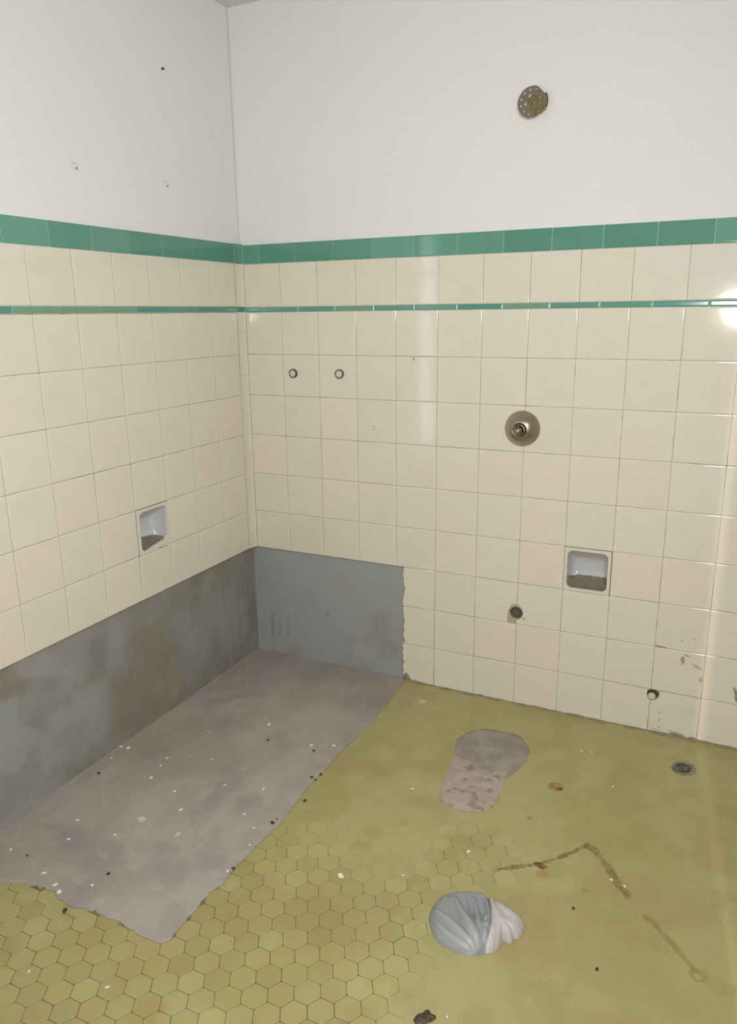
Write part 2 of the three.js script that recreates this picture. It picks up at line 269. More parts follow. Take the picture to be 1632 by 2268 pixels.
mesh('pale_grout', mergeGeometries([box(0.006, XR, yTop[1] - 0.0003, TOP - 0.004, -0.003, -0.0003), box(0.006, XR, ys[0] - 0.0003, yTop[0] + 0.0003, -0.003, -0.0005)]), paleGrout, wallBack);
mesh('pale_grout', mergeGeometries([box(-0.003, -0.0003, yTop[1] + 0.0027, TOP, 0.03, 1.76), box(-0.003, -0.0005, ys[0] + 0.0017, yTop[0] + 0.0033, 0.03, 1.76)]), paleGrout, wallLeft);
// tiles on the left wall
for (let c = -1; c < 10; c++) {
  const z0 = c < 0 ? 0.0395 : colZ(c), z1 = colZ(c + 1), full = c >= 0;
  for (let r = 0; r < 9; r++) {
    if (r >= 6 && c < 8) continue;
    if (c === 2 && r === 4) continue;
    wallTile(wallLeft, true, z0, z1, ys[r + 1], ys[r], pick(cream), 'tile', full ? tileGeoL : null);
  }
  wallTile(wallLeft, true, z0, z1, yTop[0] + 0.003, yTop[1] + 0.003, pick(cream), 'tile', full ? tileGeoL : null);
}
const linerTone = [3, 3, 0, 1, 2, 2, 2, 1, 2, 1, 0, 3];
for (let i = -1; i < 11; i++) {
  const z0 = i < 0 ? 0.0395 : 0.1301 + i * 0.1515, z1 = Math.min(0.1301 + (i + 1) * 0.1515, 1.76); if (z1 - z0 < 0.02) continue;
  wallTile(wallLeft, true, z0, z1, yTop[1] + 0.003, TOP + 0.004, pick(greens), 'green_border_tile', null, 0.003).position.x += 0.0015;
  const s0 = i < 0 ? 0.0395 : 0.116 + i * 0.153, s1 = Math.min(0.116 + (i + 1) * 0.153, 1.76);
  wallTile(wallLeft, true, s0, s1, ys[0] + 0.002, yTop[0] + 0.003, paleGreens[linerTone[i + 1]], 'green_liner_tile', null, 0.003).position.x += 0.001;
}
mesh('tile_panel', box(-0.003, 0, 0, TOP, WZ[1] + 0.03, ZR), creamPanel, wallLeft);
mesh('board', box(-0.008, -0.002, TOP - 0.01, WY[1] + 0.04, WZ[1] + 0.03, WS + 0.06), plasterM, wallLeft);
// coved corner trim, one piece above the other
function cove(y0, y1, m, name) {
  const pts = [[0.0096, -0.004]], n = 7;
  for (let i = 0; i <= n; i++) { const a = Math.PI / 2 * i / n; pts.push([0.0098 - 0.0088 * Math.sin(a), -0.0008 + 0.0378 * (1 - Math.cos(a))]); }
  pts.push([-0.004, 0.037]); pts.push([-0.004, -0.004]);
  const s = shapeOf(pts.map(([x, z]) => [x, -z]));
  mesh(name, new THREE.ExtrudeGeometry(s, { depth: y1 - y0 - 2 * J, bevelEnabled: true, bevelThickness: 0.0006, bevelSize: 0.0005, bevelSegments: 1, curveSegments: 4 }).rotateX(-Math.PI / 2).translate(0, y0 + J, 0), m, wallBack);
}
const tj = [3 * P, 0.5254, 0.6835, 0.8378, 0.9968, 1.1517, 1.3125, ys[0] + 0.002];
for (let i = 0; i < tj.length - 1; i++) cove(tj[i], tj[i + 1], pick(cream), 'corner_trim_tile');
cove(yTop[0] + 0.002, yTop[1] + 0.002, cream[2], 'corner_trim_tile');
cove(ys[0] + 0.002, yTop[0] + 0.002, paleGreens[3], 'green_corner_tile');
cove(yTop[1] + 0.002, TOP + 0.004, paleGreens[0], 'green_corner_tile');

// the other walls, ceiling, door and window: outside the frame, they close the room
const wallRight = structure('wall_right', 'right wall with plain white plaster above a cream tiled dado, outside the picture', 'wall');
mesh('plaster', box(XR, XR + 0.12, -0.1, H + 0.1, -0.2, ZR + 0.2), plasterM, wallRight);
mesh('tile_panel', box(XR - 0.006, XR, 0, TOP, 0, ZR), creamPanel, wallRight);
const wallFront = structure('wall_front', 'wall behind the viewer with the doorway, outside the picture', 'wall');
const DX = [1.25, 2.1], DH = 2.02;
mesh('plaster', extrude([[-0.2, -0.1], [DX[0], -0.1], [DX[0], DH], [DX[1], DH], [DX[1], -0.1], [XR + 0.12, -0.1], [XR + 0.12, H + 0.1], [-0.2, H + 0.1]], [], 0.12).translate(0, 0, ZR), plasterM, wallFront);
mesh('tile_panel', box(0, DX[0] - 0.07, 0, TOP, ZR - 0.006, ZR), creamPanel, wallFront);
mesh('tile_panel', box(DX[1] + 0.07, XR, 0, TOP, ZR - 0.006, ZR), creamPanel, wallFront);
const ceiling = structure('ceiling', 'flat white plaster ceiling above the tiled corner', 'ceiling');
mesh('plaster', box(-0.2, XR + 0.12, H, H + 0.12, -0.2, ZR + 2.0), plasterM, ceiling);
const paintM = std({ color: rgb(226, 223, 214), roughness: 0.4 });
const door = structure('door_1', 'white door standing slightly ajar behind the viewer', 'door');
mesh('leaf', new RoundedBoxGeometry(0.835, 2.018, 0.03, 2, 0.002).translate(1.6695, 1.009, ZR + 0.1), paintM, door);
mesh('door_handle', new THREE.CylinderGeometry(0.01, 0.01, 0.11, 16).rotateZ(Math.PI / 2).translate(1.99, 1.0, ZR + 0.06), chromeM, door);
mesh('door_frame', mergeGeometries([box(DX[0] - 0.06, DX[0], 0, DH + 0.06, ZR - 0.015, ZR + 0.02), box(DX[1], DX[1] + 0.06, 0, DH + 0.06, ZR - 0.015, ZR + 0.02), box(DX[0], DX[1], DH, DH + 0.06, ZR - 0.015, ZR + 0.02)]), paintM, door);
const win = structure('window_1', 'narrow frosted window in the left wall beside the bath, outside the picture', 'window');
mesh('pane', box(-0.012, -0.008, WY[0], WY[1], WZ[0], WZ[1]), new THREE.MeshPhysicalMaterial({ color: 0xffffff, roughness: 0.35, transmission: 1, thickness: 0 }), win);
mesh('window_frame', mergeGeometries([box(-0.03, 0.004, WY[0] - 0.035, WY[1] + 0.035, WZ[0] - 0.035, WZ[0]), box(-0.03, 0.012, WY[0] - 0.035, WY[1] + 0.035, WZ[1], WZ[1] + 0.035), box(-0.03, 0.012, WY[1], WY[1] + 0.035, WZ[0], WZ[1]), box(-0.03, 0.018, WY[0] - 0.035, WY[0], WZ[0], WZ[1])]), paintM, win);

// ---------------------------------------------------------------- floor
const floor = structure('floor', 'floor of dull yellow hexagon tiles with a grey cement bed where the bath stood', 'floor');
mesh('floor_slab', box(-0.2, XR + 0.12, -0.12, -0.004, -0.2, ZR + 2.0), mortarM, floor);
// how clearly the joints can be read: the right and far parts lie under a smeared film of old grout
const clear = (x, z) => clamp(ss(1.3, 1.15, x + 0.1 * (fbm(x * 5, z * 5, 401, 3) - 0.5)) * ss(0.75, 1.15, z) + 0.85 * ss(0.16, 0.07, Math.hypot(x - 1.2, z - 0.82)) + 0.25 * ss(0.4, 0.8, z) * ss(0.35, 0.6, fbm(x * 6, z * 6, 411, 3)), 0.04, 1);
const seg = (x, z, a, b) => { const dx = b[0] - a[0], dz = b[1] - a[1], t = clamp(((x - a[0]) * dx + (z - a[1]) * dz) / (dx * dx + dz * dz)); return [Math.hypot(x - a[0] - t * dx, z - a[1] - t * dz), t]; };
const FX0 = 0, FS = 1.9;                                               // extent of the floor stain map
const outline1 = [[1.279, 0.849], [1.364, 0.792], [1.406, 0.745], [1.462, 0.672]], outline2 = [[1.467, 0.666], [1.492, 0.677], [1.528, 0.726], [1.563, 0.779], [1.585, 0.8]], outline3 = [[1.634, 0.858], [1.677, 0.896], [1.718, 0.94], [1.745, 0.972]];
function floorStain(x, z) {
  let c = [255, 255, 255];
  const w1 = 0.012 * (fbm(x * 45, z * 45, 421, 3) - 0.5), g = fbm(x * 90, z * 90, 431, 3);
  c = mix3(c, [243, 239, 226], 0.8 * ss(0.45, 0.7, fbm(x * 3.2, z * 3.2, 441, 4)));
  c = mix3(c, [242, 228, 226], 0.6 * ss(0.55, 0.75, fbm(x * 5, z * 5, 451, 3)));
  c = mix3(c, [238, 231, 212], 0.5 * ss(0.5, 0.75, fbm(x * 14, z * 14, 461, 3)));
  const put = (d, w, col, k) => { c = mix3(c, col, k * ss(w, w * 0.45, d + w1) * (0.45 + 0.55 * ss(0.3, 0.6, g))); };
  for (const [line, w, k, col] of [[outline1, 0.008, 0.75, [170, 142, 104]], [outline2, 0.012, 0.75, [176, 156, 124]], [outline3, 0.009, 0.45, [186, 158, 122]]]) {
    let d = 9; for (let i = 0; i < line.length - 1; i++) d = Math.min(d, seg(x, z, line[i], line[i + 1])[0]); put(d, w, col, k);
  }
  put(Math.hypot((x - 1.37) / 1.6, z - 0.79), 0.012, [120, 78, 40], 0.9); put(Math.hypot(x - 1.385, z - 0.822), 0.022, [222, 180, 128], 0.5);
  put(Math.hypot(x - 1.275, z - 0.85), 0.016, [222, 184, 130], 0.4); put(Math.hypot((x - 1.335), z - 0.44), 0.026, [204, 150, 84], 0.8); put(Math.hypot(x - 1.352, z - 0.447), 0.009, [120, 80, 40], 0.8);
  put(Math.abs(Math.hypot(x - 1.752, z - 0.985) - 0.013), 0.008, [196, 156, 108], 0.5); put(Math.hypot(x - 1.3, z - 0.62), 0.012, [176, 150, 104], 0.5);
  put(Math.hypot(x - 1.49, z - 0.83), 0.015, [206, 194, 160], 0.5); put(Math.hypot(x - 1.588, z - 0.81), 0.014, [168, 152, 118], 0.7); put(Math.hypot(x - 0.75, z - 1.55), 0.05, [240, 206, 160], 0.5);
  return c;
}
const stainT = tex(1900, 1900, (u, v) => floorStain(FX0 + u * FS, v * FS));
const fuv = (x, z) => [(x - FX0) / FS, z / FS];
const hexM = std({ map: stainT, vertexColors: true, roughness: 0.42, bumpMap: grainT, bumpScale: 0.0004 });
const bedT = tex(1024, 1024, (u, v) => {
  const x = FX0 + u * FS, z = v * FS, k = clear(x, z), n = fbm(x * 40, z * 40, 471, 3);
  return mix3(mix3([160, 152, 106], [150, 142, 99], n), mix3([104, 94, 58], [132, 122, 80], n), k);
});
{ const n = 96, g = new THREE.PlaneGeometry(XR, ZR, n, n).rotateX(-Math.PI / 2).translate(XR / 2, 0, ZR / 2), p = g.attributes.position, u = g.attributes.uv;
  for (let i = 0; i < p.count; i++) { const x = p.getX(i), z = p.getZ(i); p.setY(i, mix(-0.00012, -0.0013, clear(x, z))); u.setXY(i, ...fuv(x, z)); }
  g.computeVertexNormals(); mesh('grout_bed', g, std({ map: bedT, roughness: 0.85 }), floor); }
const HX = 0.04755, HZ = 0.0552, hexR = HZ / Math.sqrt(3) - 0.0007;
const tileC = [rgb(168, 161, 110), rgb(165, 158, 107), rgb(170, 164, 113), rgb(164, 156, 105), rgb(169, 161, 108)];
const hexes = [];
for (let i = -16; i <= 33; i++) for (let j = -60; j <= 60; j++) {
  const x = 0.7309 + i * HX, z = 1.3134 - i * HZ / 2 + j * HZ;
  if (x < 0.015 || x > XR - 0.015 || z < 0.012 || z > ZR - 0.03) continue;
  if (x < 0.64 && z < 1.37) continue;
  if (Math.hypot(x - 1.672, z - 0.185) < 0.02 || Math.hypot((x - 1.11) / 0.085, (z - 0.34) / 0.1) < 1 || Math.hypot((x - 1.1) / 0.06, (z - 0.57) / 0.07) < 1) continue;
  const p = new THREE.Vector3(x, 0, z).project(camera), q = new THREE.Vector3(x, 0, z).applyMatrix4(camera.matrixWorldInverse);
  const seen = q.z < 0 && Math.abs(p.x) < 1.03 && Math.abs(p.y) < 1.03;
  const size = seen ? Math.abs(new THREE.Vector3(x, 0, z).sub(camera.position).normalize().y) / (q.z * q.z) : 0;
  hexes.push({ x, z, size });
}
hexes.sort((a, b) => b.size - a.size);
const rest = [];
hexes.forEach(({ x, z, size }, n) => {
  const k = clear(x, z), a0 = rr(-0.02, 0.02) * k, r = hexR * (1 + rr(-0.012, 0.006) * k) + 0.0006 * (1 - k), o = [];
  for (let i = 0; i < 6; i++) { const a = a0 + i * Math.PI / 3; o.push([r * Math.cos(a), r * Math.sin(a)]); }
  const oc = []; for (let i = 0; i < 6; i++) { const b = o[i], c = o[(i + 1) % 6]; const q = mix(0.012, 0.07, k); oc.push([mix(b[0], c[0], q), mix(b[1], c[1], q)], [mix(b[0], c[0], 1 - q), mix(b[1], c[1], 1 - q)]); }
  const cv = tileC[Math.floor(rnd() * 5)], c = tileC[0].clone().lerp(cv, 0.25 + 0.75 * k), t = mix(0.99, 1.0 + rr(-0.05, 0.04), k), col = [c.r * t, c.g * t, c.b * t];
  const g = onFloor(slab(oc, 0.0035, mix(0.0002, 0.0009, k), (px, py) => fuv(x + px, z - py), col));
  const y = rr(-0.0003, 0.0002) * k, tx = rr(-0.006, 0.006) * k, tz = rr(-0.006, 0.006) * k;
  if (n < 300 && size > 0) { const h = mesh('hexagon_tile', g, hexM, floor); h.position.set(x, y, z); h.rotation.set(tx, 0, tz); }
  else rest.push(g.rotateX(tx).rotateZ(tz).translate(x, y, z));
});
{ const h = mesh('hexagon_tiles', mergeGeometries(rest), hexM, floor); h.userData = { kind: 'stuff', label: 'smaller and farther hexagon floor tiles' }; }
// cement bed of the bath: a thin uneven layer lapping over the tiles
const bathEdge = [[-0.03, -0.03], [0.664, -0.03], [0.667, 0.02], [0.669, 0.129], [0.683, 0.331], [0.671, 0.403], [0.674, 0.494], [0.665, 0.541], [0.667, 0.651], [0.663, 0.73], [0.671, 0.823], [0.677, 0.92], [0.674, 0.974], [0.666, 1.028], [0.668, 1.094], [0.665, 1.14], [0.667, 1.191], [0.657, 1.239], [0.662, 1.291], [0.664, 1.336], [0.667, 1.38], [0.65, 1.402], [0.623, 1.405], [0.582, 1.4], [0.534, 1.39], [0.49, 1.395], [0.446, 1.389], [0.385, 1.405], [0.338, 1.398], [0.3, 1.384], [0.248, 1.39], [0.197, 1.4], [0.15, 1.42], [0.08, 1.41], [-0.03, 1.41]];
{ const out = []; bathEdge.forEach((a, i) => { const b = bathEdge[(i + 1) % bathEdge.length], n = Math.max(1, Math.round(Math.hypot(b[0] - a[0], b[1] - a[1]) / 0.012)); for (let k = 0; k < n; k++) { const x = mix(a[0], b[0], k / n), z = mix(a[1], b[1], k / n), in0 = x > 0 && z > 0.01; out.push([x + (in0 ? 0.008 * (hash(i, k, 5) - 0.5) : 0), z + (in0 ? 0.009 * (hash(i, k, 6) - 0.5) : 0)]); } });
  mesh('cement_bed', onFloor(slab(fz(out).reverse(), 0.006, 0.0025, (x, y) => [x, -y])).translate(0, 0.0045, 0), cementFloorM, floor); }
// ragged mortar line between wall tiles and floor
{ const top = [], n = 150; for (let i = 0; i <= n; i++) { const x = mix(0.668, XR, i / n); top.push([x, 0.0025 + 0.006 * Math.pow(fbm(x * 26, 1, 481, 3), 2) + 0.012 * ss(0.03, 0, Math.abs(x - 1.7)) * hash(i, 3) + 0.012 * ss(0.05, 0.0, Math.abs(x - 1.64)) * hash(i, 4) + 0.006 * ss(0.72, 0.68, x) * hash(i, 5)]); }
  mesh('mortar_line', extrude([[0.668, -0.003], [XR, -0.003], ...top.reverse()], [], 0.006).translate(0, 0, -0.004), mortarM, floor); }
{ const g = domed(dense([[0.664, -0.0], [0.68, 0.004], [0.684, 0.02], [0.672, 0.034], [0.661, 0.03], [0.656, 0.012]].map(([x, y]) => [x, y]), 24, 0.003, 3), 5, (f) => 0.008 * Math.sqrt(1 - f * f) - 0.002, 0.67, 0.016); mesh('mortar_lump', g, mortarM, wallBack); }
{ const g = new THREE.SphereGeometry(0.009, 12, 8).scale(1, 1, 0.8).translate(0.3218, 0.2192, -CB); mesh('mortar_nub', g, cementBackM, wallBack); }

// ---------------------------------------------------------------- fittings on the walls
// recessed ceramic soap dishes
function soapDish(label, chipped) {
  const g = group('soap_dish', label, 'soap dish', { group: 'recessed soap dishes' });
  const h = P / 2 - 0.0012, i0 = h - 0.0105, rc = 0.017, inner = [], q = 6;
  for (const [sx, sy, a0] of [[1, 1, 0], [-1, 1, 1], [-1, -1, 2], [1, -1, 3]]) for (let k = 0; k <= q; k++) { const a = (a0 + k / q) * Math.PI / 2; inner.push([sx * (i0 - rc) + rc * Math.cos(a), sy * (i0 - rc) + rc * Math.sin(a)]); }
  if (chipped) for (const p of inner) if (p[1] < -i0 + rc * 0.5) p[1] += p[0] > 0 ? 0.004 + 0.012 * (p[0] / i0) : -0.001;
  const rimPts = rect(-h, h, -h, h, 0.002); if (chipped) { rimPts[1] = [0.012, -h]; rimPts.splice(2, 0, [0.018, -h + 0.0035], [0.04, -h + 0.001], [h - 0.004, -h]); }
  mesh('rim', extrude(rimPts, [inner.slice().reverse()], 0.008, { bevelEnabled: true, bevelThickness: 0.0015, bevelSize: 0.0012, bevelOffset: -0.0012, bevelSegments: 2 }).translate(0, 0, -0.0055), whiteGlaze, g);
  const n = 40, pos = [], uv = [], idx = [], dep = (u, v) => -0.058 * Math.pow(1 - Math.pow(Math.abs(u), 9), 0.7) * Math.pow(1 - Math.pow(Math.abs(v), 2.6), 0.62);
  for (let j = 0; j <= n; j++) for (let i = 0; i <= n; i++) { const u = Math.sin((i / n - 0.5) * Math.PI), v = Math.sin((j / n - 0.5) * Math.PI); pos.push(u * (i0 + 0.001), v * (i0 + 0.001), dep(u, v) - 0.001); uv.push(i / n, j / n); }
  for (let j = 0; j < n; j++) for (let i = 0; i < n; i++) { const a = j * (n + 1) + i; idx.push(a, a + 1, a + n + 2, a, a + n + 2, a + n + 1); }
  const b = new THREE.BufferGeometry(); b.setAttribute('position', new THREE.Float32BufferAttribute(pos, 3)); b.setAttribute('uv', new THREE.Float32BufferAttribute(uv, 2)); b.setIndex(idx); b.computeVertexNormals();
  const bowl = mesh('bowl', b, bowlGlaze, g);
  // settled dust in the bottom of the bowl
  const dp = [], di = [], du = [], m = 26, k = 10; 
  for (let j = 0; j <= k; j++) for (let i = 0; i <= m; i++) { const u = mix(-0.955, 0.955, i / m), edge = (chipped ? 0.55 : 0.5) + 0.16 * (fbm(i * 0.5, chipped ? 2 : 5, 9, 3) - 0.5) + (chipped ? 0.16 * Math.abs(u) : 0.02), v = mix(-0.995, -edge, j / k); dp.push(u * i0, v * i0 + 0.0012, dep(u, v) + 0.0006 + 0.0012 * fbm(i * 0.6, j * 0.6, 12, 2) * Math.min(1, (k - j) / 3)); du.push(u * 0.1, v * 0.1); }
  for (let j = 0; j < k; j++) for (let i = 0; i < m; i++) { const a = j * (m + 1) + i; di.push(a, a + 1, a + m + 2, a, a + m + 2, a + m + 1); }
  const d = new THREE.BufferGeometry(); d.setAttribute('position', new THREE.Float32BufferAttribute(dp, 3)); d.setAttribute('uv', new THREE.Float32BufferAttribute(du, 2)); d.setIndex(di); d.computeVertexNormals();
  mesh('dust', d, dirtM, g).userData.label = 'brown dust settled in the dish';
  return g;
}
const dishBack = soapDish('square white soap dish set in the far wall, dust in its bottom', false); dishBack.position.set((dishB[0] + dishB[1]) / 2, 3.5 * P, 0);
const dishLeft = soapDish('white soap dish with a chipped lower lip set in the left wall above the cement', true); dishLeft.position.set(0, 4.5 * P, (dishL[0] + dishL[1]) / 2); dishLeft.rotation.y = Math.PI / 2;

// shower valve flange
{ const g = group('valve_flange', 'tarnished bell-shaped metal shower valve cover on the far wall', 'valve cover');
  const L = (p, s = 48) => new THREE.LatheGeometry(p.map(([r, z]) => new THREE.Vector2(r, z)), s).rotateX(Math.PI / 2);
  const prof = []; for (const [r, z] of [[0.0585, 0], [0.0588, 0.003], [0.057, 0.0065], [0.053, 0.012], [0.0475, 0.019], [0.041, 0.0265], [0.034, 0.033], [0.027, 0.0375], [0.0235, 0.0385], [0.022, 0.037], [0.0205, 0.034]]) prof.push([r, z]);
  mesh('bell', L(new THREE.SplineCurve(prof.map((p) => new THREE.Vector2(...p))).getPoints(60).map((v) => [v.x, v.y])), chromeM, g);
  mesh('collar', L([[0.0205, 0.03], [0.0205, 0.043], [0.019, 0.0455], [0.014, 0.0455], [0.0125, 0.043], [0.0125, 0.036]]), chromeDarkM, g);
  mesh('packing_nut', new THREE.CylinderGeometry(0.0125, 0.013, 0.016, 6).rotateX(Math.PI / 2).translate(0, 0, 0.045), chromeDarkM, g);
  mesh('stem', L([[0, 0.066], [0.0045, 0.066], [0.0062, 0.0645], [0.0065, 0.05]], 24), chromeM, g);
  g.position.set(1.0815, 1.0005, 0.0004); }
// wall hydrant stubs
for (const [x, y, label] of [[0.2122, 1.1605, 'short capped pipe end in the tiles, the one nearer the corner'], [0.406, 1.163, 'short capped pipe end in the tiles, the one farther from the corner']]) {
  const g = group('pipe_stub', label, 'pipe', { group: 'pair of pipe ends on the far wall' });
  mesh('pipe', new THREE.LatheGeometry([[0.0124, -0.004], [0.0124, 0.006], [0.0128, 0.0085], [0.0146, 0.0092], [0.0163, 0.0082], [0.0166, 0.006], [0.0166, -0.004]].reverse().map((p) => new THREE.Vector2(...p)), 32).rotateX(Math.PI / 2), pipeM, g);
  mesh('cap', new THREE.LatheGeometry([[0.0125, 0.0072], [0.008, 0.0078], [0, 0.008]].map((p) => new THREE.Vector2(...p)), 24).rotateX(Math.PI / 2), std({ color: rgb(206, 200, 184), roughness: 0.6 }), g);
  g.position.set(x, y, 0.0); g.rotation.set(0.03, x < 0.3 ? -0.1 : 0.02, 0);
}
// old shower arm hole: perforated plate eaten by scale
{ const g = group('shower_plate', 'round perforated metal plate with yellow-brown scale high on the white wall', 'shower fitting');
  const R = 0.0435, rim = []; for (let i = 0; i < 72; i++) { const a = i / 72 * 2 * Math.PI; let r = R * (1 + 0.015 * (hash(i, 1, 3) - 0.5)); const bite = ss(0.5, 0.2, Math.abs(a - 5.0)) * 0.16 + ss(0.5, 0.1, Math.abs(a - 0.75)) * 0.1; r *= 1 - bite; rim.push([r * Math.cos(a), r * Math.sin(a)]); }
  const holes = []; for (let i = 0; i < 12; i++) { const a = i / 12 * 2 * Math.PI + 0.22; if (a > 4.6 && a < 6.2) continue; holes.push(circle(0.0345 * Math.cos(a), 0.0345 * Math.sin(a), 0.0041, 10).reverse()); }
  for (const a of [1.95, 3.25]) { const c = [0.0205 * Math.cos(a), 0.0205 * Math.sin(a)]; holes.push(Array.from({ length: 12 }, (_, i) => { const t = i / 12 * 2 * Math.PI, p = 0.0066 * Math.cos(t), q = 0.0046 * Math.sin(t), b = a + Math.PI / 2; return [c[0] + p * Math.cos(b) - q * Math.sin(b), c[1] + p * Math.sin(b) + q * Math.cos(b)]; }).reverse()); }
  mesh('plate', extrude(rim, holes, 0.0016, { bevelEnabled: true, bevelThickness: 0.0004, bevelSize: 0.0004, bevelSegments: 1 }).translate(0, 0, 0.0145), steelM, g);
  const sc = dense([[-0.012, 0.004], [-0.004, 0.02], [0.012, 0.033], [0.027, 0.027], [0.036, 0.012], [0.041, -0.006], [0.039, -0.024], [0.03, -0.021], [0.022, -0.034], [0.008, -0.0425], [-0.006, -0.037], [-0.011, -0.02]], 60, 0.003, 8);
  mesh('scale_crust', domed(sc, 14, (f, a, x, y) => 0.0155 + (1 - f * f) * (0.002 + 0.011 * fbm(x * 120, y * 120, 501, 3)), 0.014, -0.004), scaleM, g).userData.label = 'lumpy yellow-brown scale over the right half';
  mesh('crust_rim', new THREE.TorusGeometry(0.0425, 0.0022, 8, 20, 1.15).rotateZ(-0.62).translate(0.001, 0.001, 0.009), scaleM, g);
  mesh('pipe_end', new THREE.CylinderGeometry(0.011, 0.011, 0.02, 20).rotateX(Math.PI / 2).translate(0.012, -0.004, 0.005), steelM, g);
  g.position.set(1.074, 1.974, -0.005); }
// broken-out pipe holes
{ const g = group('mortar_hole', 'dark mortar-filled pipe hole broken through tiles below the valve', 'hole');
  mesh('mortar', domed(dense([[1.056, 0.309], [1.087, 0.311], [1.1, 0.327], [1.112, 0.346], [1.107, 0.366], [1.085, 0.3825], [1.066, 0.374], [1.055, 0.352], [1.054, 0.33]], 40, 0.001, 2), 8, (f, a, x, y) => -0.0058 - 0.001 * fbm(x * 200, y * 200, 511, 2) - 0.018 * ss(0.0225, 0.019, Math.hypot(x - holeA[0], y - holeA[1])), holeA[0], holeA[1]), mortarM, g);
  mesh('pipe_bore', domed(circle(holeA[0] + 0.001, holeA[1] + 0.001, 0.0215, 28, 0.12, 5), 8, (f, a, x, y) => -0.007 - 0.012 * Math.pow(1 - f * f, 0.5) - 0.002 * fbm(x * 160, y * 160, 521, 3), holeA[0], holeA[1]), darkHoleM, g);
  mesh('chip_mark', domed(dense([[1.11, 0.333], [1.114, 0.336], [1.1165, 0.331], [1.114, 0.327]], 12, 0, 1), 3, (f) => 0.0012 * (1 - f), 1.1135, 0.332), mortarM, g); }
{ const g = group('plugged_hole', 'small pipe hole with a pale round plug near the floor at the right', 'hole');
  mesh('pipe_bore', domed(circle(holeB[0] - 0.0005, holeB[1], 0.021, 28, 0.14, 7), 8, (f, a, x, y) => -0.0055 - 0.02 * Math.pow(1 - f * f, 0.5), holeB[0], holeB[1]), darkHoleM, g);
  mesh('plug', new THREE.SphereGeometry(0.0135, 20, 14).scale(1, 1, 0.8).translate(1.5525, 0.1275, -0.003), std({ color: rgb(198, 190, 168), roughness: 0.6 }), g); }
solo('mortar_smear', domed(dense([[1.79, 0.216], [1.802, 0.205], [1.82, 0.2], [1.815, 0.17], [1.801, 0.165], [1.796, 0.19]], 24, 0.002, 4), 4, (f, a, x, y) => 0.0025 * (1 - f) * (0.5 + fbm(x * 200, y * 200, 7, 2)) + 0.0002, 1.806, 0.188), mortarM, 'dark brown mortar smear on the far wall at the right edge', 'mortar');
// fixing points in the left plaster
{ const g = group('wall_nail', 'dark nail stub high on the white left wall', 'nail');
  mesh('nail', new THREE.CylinderGeometry(0.0026, 0.0032, 0.012, 10).rotateZ(Math.PI / 2).translate(0.002, 0, 0), std({ color: rgb(74, 72, 60), metalness: 0.6, roughness: 0.6 }), g);
  g.position.set(-0.005, 2.1155, 0.364); }
for (const [y, z, label, s] of [[1.774, 0.7655, 'shallow filled screw hole in left plaster, farther from the corner', 1], [1.778, 0.385, 'shallow filled screw hole in left plaster, nearer the corner', 1.15]]) {
  const g = group('plaster_plug', label, 'wall plug', { group: 'filled screw holes in the left plaster' });
  mesh('blister', new THREE.TorusGeometry(0.012 * s, 0.0035, 8, 24, 4.2).scale(1, 0.8, 0.55).rotateZ(-0.4).rotateY(Math.PI / 2), plasterM, g);
  mesh('screw_hole', new THREE.CylinderGeometry(0.0032, 0.0032, 0.003, 12).rotateZ(Math.PI / 2).translate(0.0003, -0.003, -0.006), std({ color: rgb(146, 142, 132), roughness: 1 }), g);
  g.position.set(-0.005, y, z); }

// ---------------------------------------------------------------- things on the floor
{ const g = group('floor_patch', 'grey and pinkish mortar patch on the yellow floor where a toilet stood', 'mortar patch');
  const up = fz([[1.002, 0.388], [0.985, 0.322], [1.006, 0.252], [1.05, 0.216], [1.111, 0.207], [1.165, 0.21], [1.21, 0.265], [1.223, 0.33], [1.209, 0.404], [1.187, 0.462], [1.157, 0.472], [1.112, 0.466], [1.068, 0.441], [1.025, 0.425]]);
  const lo = fz([[1.008, 0.395], [1.04, 0.4], [1.09, 0.42], [1.13, 0.44], [1.17, 0.455], [1.194, 0.468], [1.196, 0.513], [1.192, 0.585], [1.188, 0.632], [1.139, 0.662], [1.087, 0.667], [1.047, 0.641], [1.027, 0.6], [1.015, 0.516]]);
  mesh('pale_mortar', onFloor(domed(dense(lo.reverse(), 90, 0.008, 4), 22, (f, a, x, y) => 0.001 + (1 - Math.pow(f, 6)) * (0.002 + 0.010 * fbm(x * 42, y * 42, 531, 4)), 1.11, -0.54)), patchPaleM, g).userData.label = 'rough pale pinkish mortar';
  mesh('dark_mortar', onFloor(domed(dense(up.reverse(), 90, 0.005, 6), 20, (f, a, x, y) => 0.001 + (1 - Math.pow(f, 8)) * (0.0075 + 0.004 * fbm(x * 16, y * 16, 541, 3)), 1.105, -0.34)), patchDarkM, g).userData.label = 'smooth grey mortar';
}
